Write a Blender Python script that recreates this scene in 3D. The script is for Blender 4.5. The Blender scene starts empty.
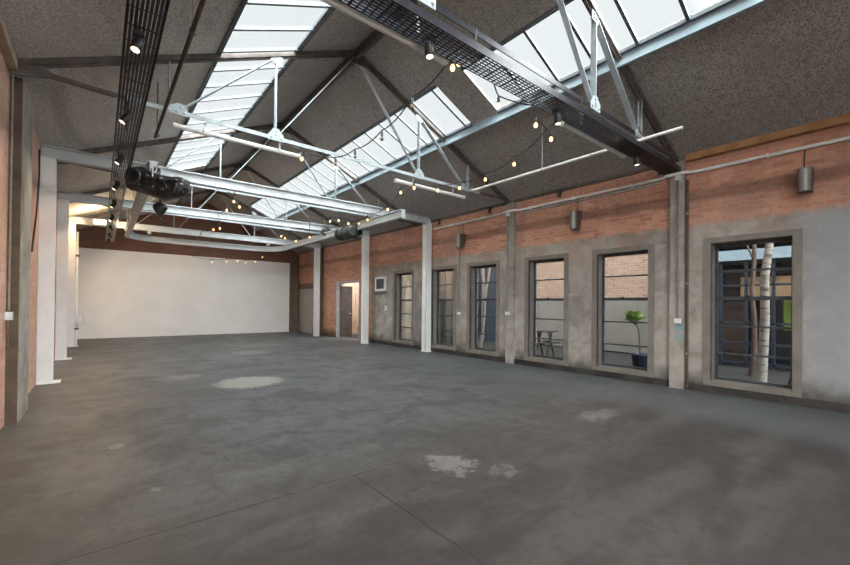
import bpy, math, random
from mathutils import Vector, Matrix

random.seed(7)
SC = bpy.context.scene
COL = SC.collection

# ------------------------------------------------------------------ camera
YAW, PITCH, ROLL = math.radians(39.19), math.radians(0.461), math.radians(0.533)
FPX, SHIFT = 399.0, 19.5
def camera_axes():
    F = Vector((math.sin(YAW), math.cos(YAW), 0)); R = Vector((math.cos(YAW), -math.sin(YAW), 0)); U = Vector((0, 0, 1))
    F, U = F * math.cos(PITCH) + U * math.sin(PITCH), U * math.cos(PITCH) - F * math.sin(PITCH)
    R, U = R * math.cos(ROLL) + U * math.sin(ROLL), U * math.cos(ROLL) - R * math.sin(ROLL)
    return R, U, F
cam_data = bpy.data.cameras.new('camera')
cam = bpy.data.objects.new('camera', cam_data); COL.objects.link(cam)
_R, _U, _F = camera_axes()
cam.matrix_world = Matrix(((_R.x, _U.x, -_F.x, 0), (_R.y, _U.y, -_F.y, 0), (_R.z, _U.z, -_F.z, 1.4), (0, 0, 0, 1)))
cam_data.sensor_width = 36.0
cam_data.lens = FPX / 850.0 * 36.0
cam_data.shift_y = SHIFT / 850.0
cam_data.clip_start = 0.05
SC.camera = cam

# ------------------------------------------------------------------ sky, exposure
SKY_LOW, SKY_HIGH = 0.93, 20.0
world = bpy.data.worlds.new('overcast_sky'); SC.world = world
world.use_nodes = True
nt = world.node_tree; nt.nodes.clear()
tc = nt.nodes.new('ShaderNodeTexCoord')
# brightness added to the unseen sky behind the camera fills the hall; the sky ahead stays pale
GLOW_EL, GLOW_AZ = math.radians(33), math.radians(-4)
vm = nt.nodes.new('ShaderNodeVectorMath'); vm.operation = 'DOT_PRODUCT'
nt.links.new(tc.outputs['Generated'], vm.inputs[0])
vm.inputs[1].default_value = (-math.sin(GLOW_AZ) * math.cos(GLOW_EL), -math.cos(GLOW_AZ) * math.cos(GLOW_EL), math.sin(GLOW_EL))
mr = nt.nodes.new('ShaderNodeMapRange'); mr.interpolation_type = 'SMOOTHSTEP'
mr.inputs['From Min'].default_value = 0.12; mr.inputs['From Max'].default_value = 0.48
mr.inputs['To Min'].default_value = SKY_LOW; mr.inputs['To Max'].default_value = SKY_HIGH
nt.links.new(vm.outputs['Value'], mr.inputs['Value'])
bg = nt.nodes.new('ShaderNodeBackground'); bg.inputs['Color'].default_value = (0.955, 0.985, 1.0, 1)
nt.links.new(mr.outputs['Result'], bg.inputs['Strength'])
wo = nt.nodes.new('ShaderNodeOutputWorld'); nt.links.new(bg.outputs[0], wo.inputs['Surface'])
SC.view_settings.view_transform = 'Standard'
SC.view_settings.look = 'None'
SC.view_settings.exposure = 0.0
SC.view_settings.gamma = 1.0
SC.view_settings.use_curve_mapping = False
SC.cycles.use_denoising = True
SC.cycles.max_bounces = 10
SC.cycles.diffuse_bounces = 6
SC.cycles.transparent_max_bounces = 12
SC.cycles.caustics_reflective = False
SC.cycles.caustics_refractive = False
BULB = 4.5

# ------------------------------------------------------------------ node helpers
class NB:
    def __init__(s, name):
        s.m = bpy.data.materials.new(name); s.m.use_nodes = True
        s.t = s.m.node_tree; s.t.nodes.clear()
        s.out = s.t.nodes.new('ShaderNodeOutputMaterial')
        s._obj = None
    def n(s, typ, **kw):
        nd = s.t.nodes.new(typ)
        for k, v in kw.items(): setattr(nd, k, v)
        return nd
    def put(s, sock, v):
        if v is None: return
        if isinstance(v, bpy.types.NodeSocket): s.t.links.new(v, sock)
        elif isinstance(v, (tuple, list)) and len(v) == 3 and sock.type == 'RGBA': sock.default_value = (*v, 1)
        else: sock.default_value = v
    def obj(s):
        if s._obj is None: s._obj = s.n('ShaderNodeTexCoord').outputs['Object']
        return s._obj
    def xyz(s):
        if not hasattr(s, '_x'):
            sp = s.n('ShaderNodeSeparateXYZ'); s.put(sp.inputs[0], s.obj()); s._x = sp.outputs
        return s._x
    def vec(s, x, y, z=0.0):
        c = s.n('ShaderNodeCombineXYZ'); s.put(c.inputs[0], x); s.put(c.inputs[1], y); s.put(c.inputs[2], z); return c.outputs[0]
    def math(s, op, a, b=0.0, c=None, clamp=False):
        nd = s.n('ShaderNodeMath', operation=op, use_clamp=clamp); s.put(nd.inputs[0], a); s.put(nd.inputs[1], b)
        if c is not None: s.put(nd.inputs[2], c)
        return nd.outputs[0]
    def noise(s, scale, detail=4.0, rough=0.55, vec=None, dist=0.0):
        nd = s.n('ShaderNodeTexNoise'); s.put(nd.inputs['Vector'], vec or s.obj())
        nd.inputs['Scale'].default_value = scale; nd.inputs['Detail'].default_value = detail
        nd.inputs['Roughness'].default_value = rough; nd.inputs['Distortion'].default_value = dist
        return nd.outputs['Fac']
    def scaled(s, sx, sy, sz):
        nd = s.n('ShaderNodeMapping'); s.put(nd.inputs['Vector'], s.obj()); nd.inputs['Scale'].default_value = (sx, sy, sz); return nd.outputs[0]
    def step(s, v, lo, hi):
        nd = s.n('ShaderNodeMapRange'); s.put(nd.inputs[0], v); nd.inputs[1].default_value = lo; nd.inputs[2].default_value = hi
        nd.inputs[3].default_value = 0; nd.inputs[4].default_value = 1; nd.interpolation_type = 'SMOOTHSTEP'; return nd.outputs[0]
    def mix(s, f, a, b, blend='MIX'):
        nd = s.n('ShaderNodeMix', data_type='RGBA', blend_type=blend); s.put(nd.inputs[0], f); s.put(nd.inputs[6], a); s.put(nd.inputs[7], b); return nd.outputs[2]
    def bump(s, h, strength=0.3, dist=0.01):
        nd = s.n('ShaderNodeBump'); nd.inputs['Strength'].default_value = strength; nd.inputs['Distance'].default_value = dist; s.put(nd.inputs['Height'], h); return nd.outputs[0]
    def bsdf(s, color, rough=0.7, metal=0.0, normal=None, spec=0.4, emit=None, emit_s=0.0):
        b = s.n('ShaderNodeBsdfPrincipled'); s.put(b.inputs['Base Color'], color); s.put(b.inputs['Roughness'], rough); s.put(b.inputs['Metallic'], metal)
        s.put(b.inputs['Specular IOR Level'], spec); s.put(b.inputs['Normal'], normal)
        if emit: s.put(b.inputs['Emission Color'], emit); b.inputs['Emission Strength'].default_value = emit_s
        return b.outputs[0]
    def done(s, shader):
        s.t.links.new(shader, s.out.inputs['Surface']); return s.m

def speckle(name, c1, c2, scale=8.0, rough=0.6, metal=0.0, bump=0.0, spec=0.4, lo=0.35, hi=0.65):
    b = NB(name); f = b.noise(scale); col = b.mix(b.step(f, lo, hi), c1, c2)
    return b.done(b.bsdf(col, rough, metal, b.bump(f, bump) if bump else None, spec))

def brick_color(b, u, v, c1, c2, mortar, dust, pale, mscale=1.0):
    vec = b.vec(u, v, 0.0)
    bt = b.n('ShaderNodeTexBrick'); b.put(bt.inputs['Vector'], vec)
    bt.offset = 0.5; bt.inputs['Scale'].default_value = 1.0
    bt.inputs['Brick Width'].default_value = 0.225; bt.inputs['Row Height'].default_value = 0.075
    bt.inputs['Mortar Size'].default_value = 0.007; bt.inputs['Mortar Smooth'].default_value = 0.3; bt.inputs['Bias'].default_value = 0.0
    b.put(bt.inputs['Color1'], c1); b.put(bt.inputs['Color2'], c2); b.put(bt.inputs['Mortar'], mortar)
    col = bt.outputs['Color']
    n1 = b.noise(0.9, 5, 0.6); n2 = b.noise(2.6, 5, 0.65); n3 = b.noise(14, 3, 0.6)
    col = b.mix(b.math('MULTIPLY', b.step(n1, 0.45, 0.7), 0.6), col, dust)
    col = b.mix(b.math('MULTIPLY', b.step(n2, 0.55, 0.75), 0.55), col, pale)
    col = b.mix(b.math('MULTIPLY', b.step(n3, 0.5, 0.75), 0.30), col, (0.05, 0.035, 0.03))
    return col, bt.outputs['Fac'], n3

def make_brick(name, axis, c1, c2, mortar, dust, pale):
    b = NB(name); x = b.xyz(); u = x[1] if axis == 'x' else x[0]
    col, fac, n3 = brick_color(b, u, x[2], c1, c2, mortar, dust, pale)
    h = b.math('SUBTRACT', b.math('MULTIPLY', n3, 0.4), fac)
    return b.done(b.bsdf(col, 0.85, 0, b.bump(h, 0.5, 0.012), 0.2))

def render_color(b, n_seed=0.0):
    n1 = b.noise(0.7, 6, 0.6, dist=0.4); n2 = b.noise(3.5, 6, 0.65, dist=0.6); n3 = b.noise(22, 3, 0.6)
    col = b.mix(b.step(n1, 0.35, 0.65), (0.3648, 0.3302, 0.2880), (0.2368, 0.2150, 0.1894))
    col = b.mix(b.math('MULTIPLY', b.step(n2, 0.5, 0.72), 0.55), col, (0.1472, 0.1254, 0.1075))
    col = b.mix(b.math('MULTIPLY', b.step(n2, 0.52, 0.36), 0.35), col, (0.5120, 0.4672, 0.4096))
    col = b.mix(b.math('MULTIPLY', n3, 0.22), col, (0.1536, 0.1344, 0.1152))
    return col, n2, n3

M = {}
# window wall: brick above, cement render below as far as the second steel column
b = NB('window_wall_brick_and_render'); x = b.xyz()
bc, bf, bn = brick_color(b, x[1], x[2], (0.6204, 0.3010, 0.1917), (0.4356, 0.1890, 0.1250), (0.4356, 0.3500, 0.2840), (0.3168, 0.2030, 0.1562), (0.7128, 0.4480, 0.3408))
band = b.math('MULTIPLY', b.step(b.math('ABSOLUTE', b.math('SUBTRACT', b.math('ADD', x[2], b.math('MULTIPLY', b.noise(1.5), 0.12)), 3.35)), 0.13, 0.05), 0.5)
bc = b.mix(band, bc, (0.10, 0.055, 0.042))
rc, rn2, rn3 = render_color(b)
near = b.step(b.math('ADD', x[1], b.math('MULTIPLY', b.noise(1.6, 5), 0.5)), 1.55, 0.95)
rc = b.mix(b.math('MULTIPLY', near, 0.75), rc, (0.30, 0.313, 0.328))
pk = b.math('MULTIPLY', b.math('MULTIPLY', b.step(x[2], 1.7, 2.7), b.step(b.noise(1.8, 5, 0.65), 0.46, 0.60)), 0.55)
rc = b.mix(pk, rc, (0.36, 0.235, 0.175))
edge = b.math('ADD', x[2], b.math('MULTIPLY', b.math('SUBTRACT', b.noise(6, 4, 0.7), 0.5), 0.22))
mz = b.step(edge, 2.86, 2.76); my = b.step(x[1], 12.82, 12.78)
mask = b.math('MULTIPLY', mz, my)
col = b.mix(mask, bc, rc)
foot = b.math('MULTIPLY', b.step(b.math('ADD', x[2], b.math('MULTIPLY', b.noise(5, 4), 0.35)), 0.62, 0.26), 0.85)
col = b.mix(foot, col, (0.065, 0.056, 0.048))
hb = b.math('SUBTRACT', b.math('MULTIPLY', bn, 0.4), b.math('MULTIPLY', bf, b.math('SUBTRACT', 1.0, mask)))
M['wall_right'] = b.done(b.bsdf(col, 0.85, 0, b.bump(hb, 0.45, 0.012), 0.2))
M['brick_left'] = make_brick('pink_painted_brick', 'x', (0.60, 0.36, 0.275), (0.52, 0.28, 0.21), (0.50, 0.37, 0.30), (0.48, 0.31, 0.25), (0.66, 0.49, 0.41))
M['brick_far'] = make_brick('brown_gable_brick', 'y', (0.24, 0.115, 0.075), (0.18, 0.08, 0.055), (0.17, 0.12, 0.09), (0.14, 0.08, 0.06), (0.26, 0.15, 0.11))
M['brick_yard'] = make_brick('pale_courtyard_brick', 'x', (0.52, 0.345, 0.245), (0.36, 0.225, 0.155), (0.60, 0.51, 0.43), (0.42, 0.29, 0.22), (0.56, 0.43, 0.34))
b = NB('weathered_concrete'); rc, n2, n3 = render_color(b)
M['concrete'] = b.done(b.bsdf(rc, 0.85, 0, b.bump(n2, 0.4, 0.02), 0.2))
b = NB('brown_window_surround'); rc, n2, n3 = render_color(b)
rc = b.mix(0.65, rc, (0.125, 0.104, 0.088)); M['surround'] = b.done(b.bsdf(rc, 0.8, 0, b.bump(n2, 0.3, 0.01), 0.2))
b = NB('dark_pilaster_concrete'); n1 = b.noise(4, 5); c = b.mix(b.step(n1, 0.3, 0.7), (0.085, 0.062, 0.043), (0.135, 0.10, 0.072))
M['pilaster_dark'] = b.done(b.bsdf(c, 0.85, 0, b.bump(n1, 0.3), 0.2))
# pilaster by the windows, with its rubbed teal paint
b = NB('window_pilaster_concrete'); x = b.xyz(); rc, n2, n3 = render_color(b)
t = b.math('MULTIPLY', b.step(b.math('ABSOLUTE', b.math('SUBTRACT', x[2], 0.98)), 0.17, 0.10), b.step(n2, 0.40, 0.52))
t = b.math('MULTIPLY', t, b.step(x[1], 3.2, 3.0))
rc = b.mix(b.math('MULTIPLY', t, 0.75), rc, (0.16, 0.33, 0.33)); M['pilaster'] = b.done(b.bsdf(rc, 0.85, 0, b.bump(n2, 0.4, 0.02), 0.2))

b = NB('white_wallboard'); n1 = b.noise(1.2, 3); c = b.mix(b.step(n1, 0.3, 0.7), (0.80, 0.775, 0.74), (0.85, 0.83, 0.80)); M['white_wall'] = b.done(b.bsdf(c, 0.75, 0, None, 0.3))
# floor
b = NB('stained_concrete_floor'); x = b.xyz()
n1 = b.noise(0.30, 5, 0.6, dist=0.5); n2 = b.noise(1.3, 6, 0.65, dist=0.8); n3 = b.noise(7, 5, 0.7, dist=0.4); n4 = b.noise(45, 2, 0.6)
sn = b.noise(1.0, 6, 0.65, vec=b.scaled(0.55, 2.4, 1), dist=0.6); sm = b.noise(2.2, 6, 0.7, vec=b.scaled(2.2, 0.6, 1), dist=0.8)
mid_sheen = b.math('MULTIPLY', b.step(b.math('ADD', x[1], b.math('MULTIPLY', n2, 3.0)), 3.6, 6.5), b.step(x[0], 0.2, 1.8))
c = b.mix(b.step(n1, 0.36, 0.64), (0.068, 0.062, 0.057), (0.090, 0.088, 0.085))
c = b.mix(b.math('MULTIPLY', mid_sheen, 0.75), c, (0.084, 0.092, 0.097))  # bluish rooflight reflection painted into the middle of the floor
c = b.mix(b.math('MULTIPLY', b.step(n2, 0.45, 0.60), 0.75), c, (0.046, 0.042, 0.039))
c = b.mix(b.math('MULTIPLY', b.step(sn, 0.51, 0.64), 0.55), c, (0.118, 0.120, 0.121))
c = b.mix(b.math('MULTIPLY', b.step(sm, 0.53, 0.66), 0.5), c, (0.040, 0.037, 0.035))
c = b.mix(b.math('MULTIPLY', b.step(n3, 0.5, 0.64), 0.5), c, (0.036, 0.033, 0.031))
c = b.mix(b.math('MULTIPLY', b.step(n3, 0.44, 0.32), 0.45), c, (0.135, 0.133, 0.129))
c = b.mix(b.math('MULTIPLY', b.step(n4, 0.45, 0.7), 0.45), c, (0.036, 0.033, 0.031))
# brown floor in front, coloured darker against the open end's light, a pinkish brown strip along the brick wall
br = b.math('MULTIPLY', b.step(b.math('ADD', x[1], b.math('MULTIPLY', n2, 2.5)), 5.6, 2.6), 0.85)
fg = b.mix(b.step(sn, 0.42, 0.60), (0.027, 0.0215, 0.019), (0.052, 0.0435, 0.039))
fg = b.mix(b.math('MULTIPLY', b.step(n3, 0.48, 0.66), 0.55), fg, (0.020, 0.0165, 0.015))
c = b.mix(br, c, fg)
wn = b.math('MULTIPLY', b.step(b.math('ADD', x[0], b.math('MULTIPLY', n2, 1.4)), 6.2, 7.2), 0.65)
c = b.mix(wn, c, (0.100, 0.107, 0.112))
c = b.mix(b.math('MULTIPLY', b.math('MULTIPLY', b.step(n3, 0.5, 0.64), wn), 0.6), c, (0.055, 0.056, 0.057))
bl = b.math('MULTIPLY', b.step(b.math('ADD', x[0], b.math('MULTIPLY', n2, 1.2)), 1.6, 0.0), 0.3)
c = b.mix(bl, c, (0.0886, 0.0708, 0.0558))
wob = b.math('MULTIPLY', b.math('SUBTRACT', n3, 0.5), 0.03)
def joint(coord, at, w=0.008):
    return b.step(b.math('ABSOLUTE', b.math('SUBTRACT', b.math('ADD', coord, wob), at)), w * 1.8, w * 0.5)
def faint(j_, k): return b.math('MULTIPLY', j_, b.math('MULTIPLY', b.step(n2, 0.40, 0.56), k))
j = b.math('MULTIPLY', joint(x[0], 1.63), b.step(x[1], 2.92, 2.9))
j = b.math('MAXIMUM', j, b.math('MULTIPLY', joint(x[1], 2.9), b.step(x[0], 3.4, 1.6)))
j = b.math('MAXIMUM', j, joint(x[1], 11.9, 0.012))
for at in (3.93, 6.3): j = b.math('MAXIMUM', j, faint(joint(x[0], at), 0.9))
for at in (7.4, 16.2): j = b.math('MAXIMUM', j, faint(joint(x[1], at), 0.7))
j = b.math('MAXIMUM', j, faint(joint(x[1], 2.9), 0.5))
c = b.mix(b.math('MULTIPLY', j, 0.65), c, (0.0157, 0.0138, 0.0125))
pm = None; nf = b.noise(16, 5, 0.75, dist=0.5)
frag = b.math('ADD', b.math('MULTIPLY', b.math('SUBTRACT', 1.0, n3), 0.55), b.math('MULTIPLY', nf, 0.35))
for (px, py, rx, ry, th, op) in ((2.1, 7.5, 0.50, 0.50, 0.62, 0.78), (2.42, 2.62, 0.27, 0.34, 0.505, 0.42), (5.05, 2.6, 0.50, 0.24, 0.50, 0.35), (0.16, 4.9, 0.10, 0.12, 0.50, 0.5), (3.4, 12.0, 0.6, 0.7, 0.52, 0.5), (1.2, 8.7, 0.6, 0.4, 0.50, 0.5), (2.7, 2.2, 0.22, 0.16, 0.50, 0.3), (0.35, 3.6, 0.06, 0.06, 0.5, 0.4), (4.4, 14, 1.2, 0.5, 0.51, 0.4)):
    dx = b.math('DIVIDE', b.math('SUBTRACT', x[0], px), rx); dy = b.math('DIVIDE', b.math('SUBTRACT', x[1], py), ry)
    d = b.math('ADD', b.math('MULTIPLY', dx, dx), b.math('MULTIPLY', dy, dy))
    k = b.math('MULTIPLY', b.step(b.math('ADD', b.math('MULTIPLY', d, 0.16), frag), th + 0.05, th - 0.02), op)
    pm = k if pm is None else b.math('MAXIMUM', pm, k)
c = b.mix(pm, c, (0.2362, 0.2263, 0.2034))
M['floor'] = b.done(b.bsdf(c, b.math('ADD', 0.38, b.math('MULTIPLY', n2, 0.25)), 0, b.bump(b.math('SUBTRACT', n3, j), 0.22, 0.01), 0.42))
# roof board
b = NB('wood_wool_roof_board'); n1 = b.noise(42, 3, 0.8); n2 = b.noise(1.1, 4); n3 = b.noise(11, 3, 0.7)
c = b.mix(b.step(n1, 0.36, 0.62), (0.2184, 0.1982, 0.1794), (0.4914, 0.4675, 0.4414))
c = b.mix(b.math('MULTIPLY', b.step(n3, 0.52, 0.66), 0.38), c, (0.1547, 0.1365, 0.1222))
c = b.mix(b.math('MULTIPLY', b.step(n2, 0.4, 0.7), 0.3), c, (0.2730, 0.2431, 0.2134))
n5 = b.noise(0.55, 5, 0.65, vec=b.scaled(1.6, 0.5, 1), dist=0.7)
c = b.mix(b.math('MULTIPLY', b.math('MULTIPLY', b.step(n5, 0.28, 0.56), b.step(b.xyz()[0], 3.2, 1.6)), 0.6), c, b.mix(b.step(n1, 0.36, 0.62), (0.50, 0.46, 0.40), (0.84, 0.79, 0.72)))  # brick wall side paler: bleached streaks plus brighter light put into the colour
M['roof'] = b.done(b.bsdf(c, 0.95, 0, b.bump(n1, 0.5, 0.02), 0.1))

M['pale_steel'] = speckle('pale_blue_grey_painted_steel', (0.38, 0.43, 0.45), (0.31, 0.355, 0.37), 6, 0.5)
M['white_steel'] = speckle('white_painted_steel', (0.74, 0.735, 0.71), (0.70, 0.695, 0.67), 4, 0.45)
M['beam_paint'] = speckle('pale_grey_painted_beam', (0.50, 0.525, 0.53), (0.44, 0.465, 0.47), 4, 0.5)
M['kerb_blue'] = speckle('sky_blue_painted_steel', (0.33, 0.41, 0.45), (0.27, 0.35, 0.39), 5, 0.5)
M['rafter'] = speckle('brown_oxide_steel', (0.085, 0.07, 0.062), (0.13, 0.11, 0.10), 7, 0.7)
M['plinth'] = speckle('dark_damp_plinth', (0.022, 0.019, 0.017), (0.05, 0.043, 0.038), 3, 0.8)
M['dark_steel'] = speckle('dark_window_steel', (0.035, 0.04, 0.045), (0.055, 0.06, 0.065), 9, 0.45)
M['glazing_bar'] = speckle('grey_glazing_bar', (0.075, 0.09, 0.10), (0.11, 0.125, 0.135), 9, 0.5)
M['black'] = speckle('black_powder_coat', (0.018, 0.018, 0.020), (0.03, 0.03, 0.032), 20, 0.4)
M['black_tray'] = speckle('black_cable_tray_metal', (0.022, 0.022, 0.028), (0.035, 0.034, 0.042), 12, 0.32, 0.3)
M['hoist'] = speckle('greasy_black_iron', (0.010, 0.010, 0.0095), (0.040, 0.039, 0.036), 13, 0.38, 0.2, 0.35)
M['motor_green'] = speckle('dark_green_enamel', (0.03, 0.042, 0.035), (0.06, 0.07, 0.06), 12, 0.4)
M['galv'] = speckle('galvanised_steel', (0.52, 0.53, 0.52), (0.40, 0.41, 0.41), 10, 0.4, 0.4)
M['conduit'] = speckle('white_conduit', (0.80, 0.785, 0.755), (0.70, 0.685, 0.655), 5, 0.5)
M['pipe_grey'] = speckle('dusty_grey_brown_conduit', (0.26, 0.225, 0.185), (0.18, 0.155, 0.13), 8, 0.6)
M['plastic'] = speckle('white_plastic', (0.72, 0.72, 0.70), (0.66, 0.66, 0.64), 6, 0.4)
M['brown_pipe'] = speckle('rusty_brown_pipe', (0.075, 0.048, 0.036), (0.11, 0.07, 0.05), 12, 0.6)
M['timber'] = speckle('orange_timber', (0.42, 0.235, 0.105), (0.30, 0.15, 0.065), 5, 0.7)
M['timber_pale'] = speckle('pale_timber', (0.50, 0.40, 0.29), (0.40, 0.30, 0.21), 5, 0.7)
M['timber_dark'] = speckle('dark_timber', (0.11, 0.075, 0.05), (0.16, 0.11, 0.075), 5, 0.7)
M['speaker'] = speckle('bronze_grey_metal', (0.10, 0.078, 0.066), (0.13, 0.102, 0.086), 9, 0.4, 0.2)
M['grille'] = speckle('silver_grille', (0.27, 0.25, 0.235), (0.21, 0.195, 0.185), 30, 0.4, 0.4)
M['grey_door'] = speckle('grey_green_door_paint', (0.42, 0.395, 0.335), (0.36, 0.34, 0.285), 3, 0.6)
M['door_dark'] = speckle('dark_brown_door', (0.055, 0.04, 0.032), (0.085, 0.06, 0.048), 5, 0.6)
M['beige_boards'] = None
b = NB('streaked_plywood'); n1 = b.noise(1.0, 6, 0.65, vec=b.scaled(5, 5, 0.8), dist=1.2)
M['beige_boards'] = b.done(b.bsdf(b.mix(b.step(n1, 0.52, 0.62), (0.62, 0.50, 0.38), (0.22, 0.125, 0.07)), 0.7))
M['yard_floor'] = speckle('courtyard_paving', (0.034, 0.031, 0.028), (0.022, 0.020, 0.018), 2.5, 0.85)
M['apron'] = speckle('bounce_apron', (0.34, 0.33, 0.31), (0.28, 0.27, 0.255), 1.5, 0.85)
b = NB('grey_fence_panel'); x = b.xyz(); w = b.math('SINE', b.math('MULTIPLY', x[1], 40.0)); n1 = b.noise(2.5, 4)
M['fence'] = b.done(b.bsdf(b.mix(b.step(n1, 0.3, 0.7), (0.30, 0.27, 0.232), (0.245, 0.22, 0.188)), 0.8, 0, b.bump(w, 0.15, 0.01)))
M['navy'] = speckle('navy_blue_steel', (0.025, 0.036, 0.052), (0.035, 0.050, 0.070), 6, 0.45)
M['dark_glass'] = speckle('dark_glazing', (0.02, 0.026, 0.032), (0.035, 0.04, 0.045), 2, 0.08, 0, 0, 0.6)
M['reflected_brick'] = make_brick('tan_brick_reflection', 'x', (0.75, 0.50, 0.27), (0.64, 0.41, 0.21), (0.58, 0.48, 0.34), (0.68, 0.46, 0.26), (0.80, 0.58, 0.36))
b = NB('birch_bark'); n1 = b.noise(1.0, 5, 0.6, vec=b.scaled(4, 4, 22)); M['birch'] = b.done(b.bsdf(b.mix(b.step(n1, 0.52, 0.66), (0.36, 0.315, 0.27), (0.07, 0.058, 0.05)), 0.8))
M['leaf'] = speckle('glossy_green_leaf', (0.13, 0.205, 0.035), (0.20, 0.28, 0.06), 9, 0.35)
M['stem'] = speckle('brown_stem', (0.085, 0.055, 0.04), (0.125, 0.08, 0.06), 9, 0.7)
M['pot'] = speckle('navy_glazed_pot', (0.014, 0.021, 0.042), (0.02, 0.03, 0.055), 9, 0.3)
M['soil'] = speckle('potting_soil', (0.03, 0.022, 0.017), (0.05, 0.04, 0.03), 25, 0.9)
M['table_wood'] = speckle('grey_weathered_wood', (0.06, 0.053, 0.046), (0.09, 0.08, 0.07), 6, 0.75)
M['canvas'] = speckle('white_canvas', (0.72, 0.72, 0.70), (0.64, 0.64, 0.62), 5, 0.8)

def glass(name, tint, gl):
    b = NB(name); t = b.n('ShaderNodeBsdfTransparent'); t.inputs[0].default_value = (*tint, 1)
    g = b.n('ShaderNodeBsdfGlossy'); g.inputs['Roughness'].default_value = 0.02
    fr = b.n('ShaderNodeFresnel'); fr.inputs['IOR'].default_value = 1.45
    mx = b.n('ShaderNodeMixShader'); b.put(mx.inputs[0], b.math('MULTIPLY', fr.outputs[0], gl)); b.put(mx.inputs[1], t.outputs[0]); b.put(mx.inputs[2], g.outputs[0])
    return b.done(mx.outputs[0])
M['sky_glass'] = glass('skylight_glass', (0.97, 0.985, 0.985), 0.03)
M['window_glass'] = glass('grey_window_glass', (0.56, 0.585, 0.595), 0.7)
def emitter(name, col, s):
    b = NB(name); e = b.n('ShaderNodeEmission'); e.inputs[0].default_value = (*col, 1); e.inputs[1].default_value = s; return b.done(e.outputs[0])
M['bulb'] = emitter('glowing_filament_bulb', (1.0, 0.55, 0.22), BULB)
M['bulb_dim'] = speckle('dark_glass_bulb', (0.10, 0.075, 0.05), (0.15, 0.11, 0.07), 20, 0.15)  # darker bulb colour without glow
M['spot_lens'] = emitter('warm_spot_lens', (1.0, 0.80, 0.55), 3.0)
M['flood_lens'] = emitter('warm_flood_lens', (1.0, 0.78, 0.42), 6.0)

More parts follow.
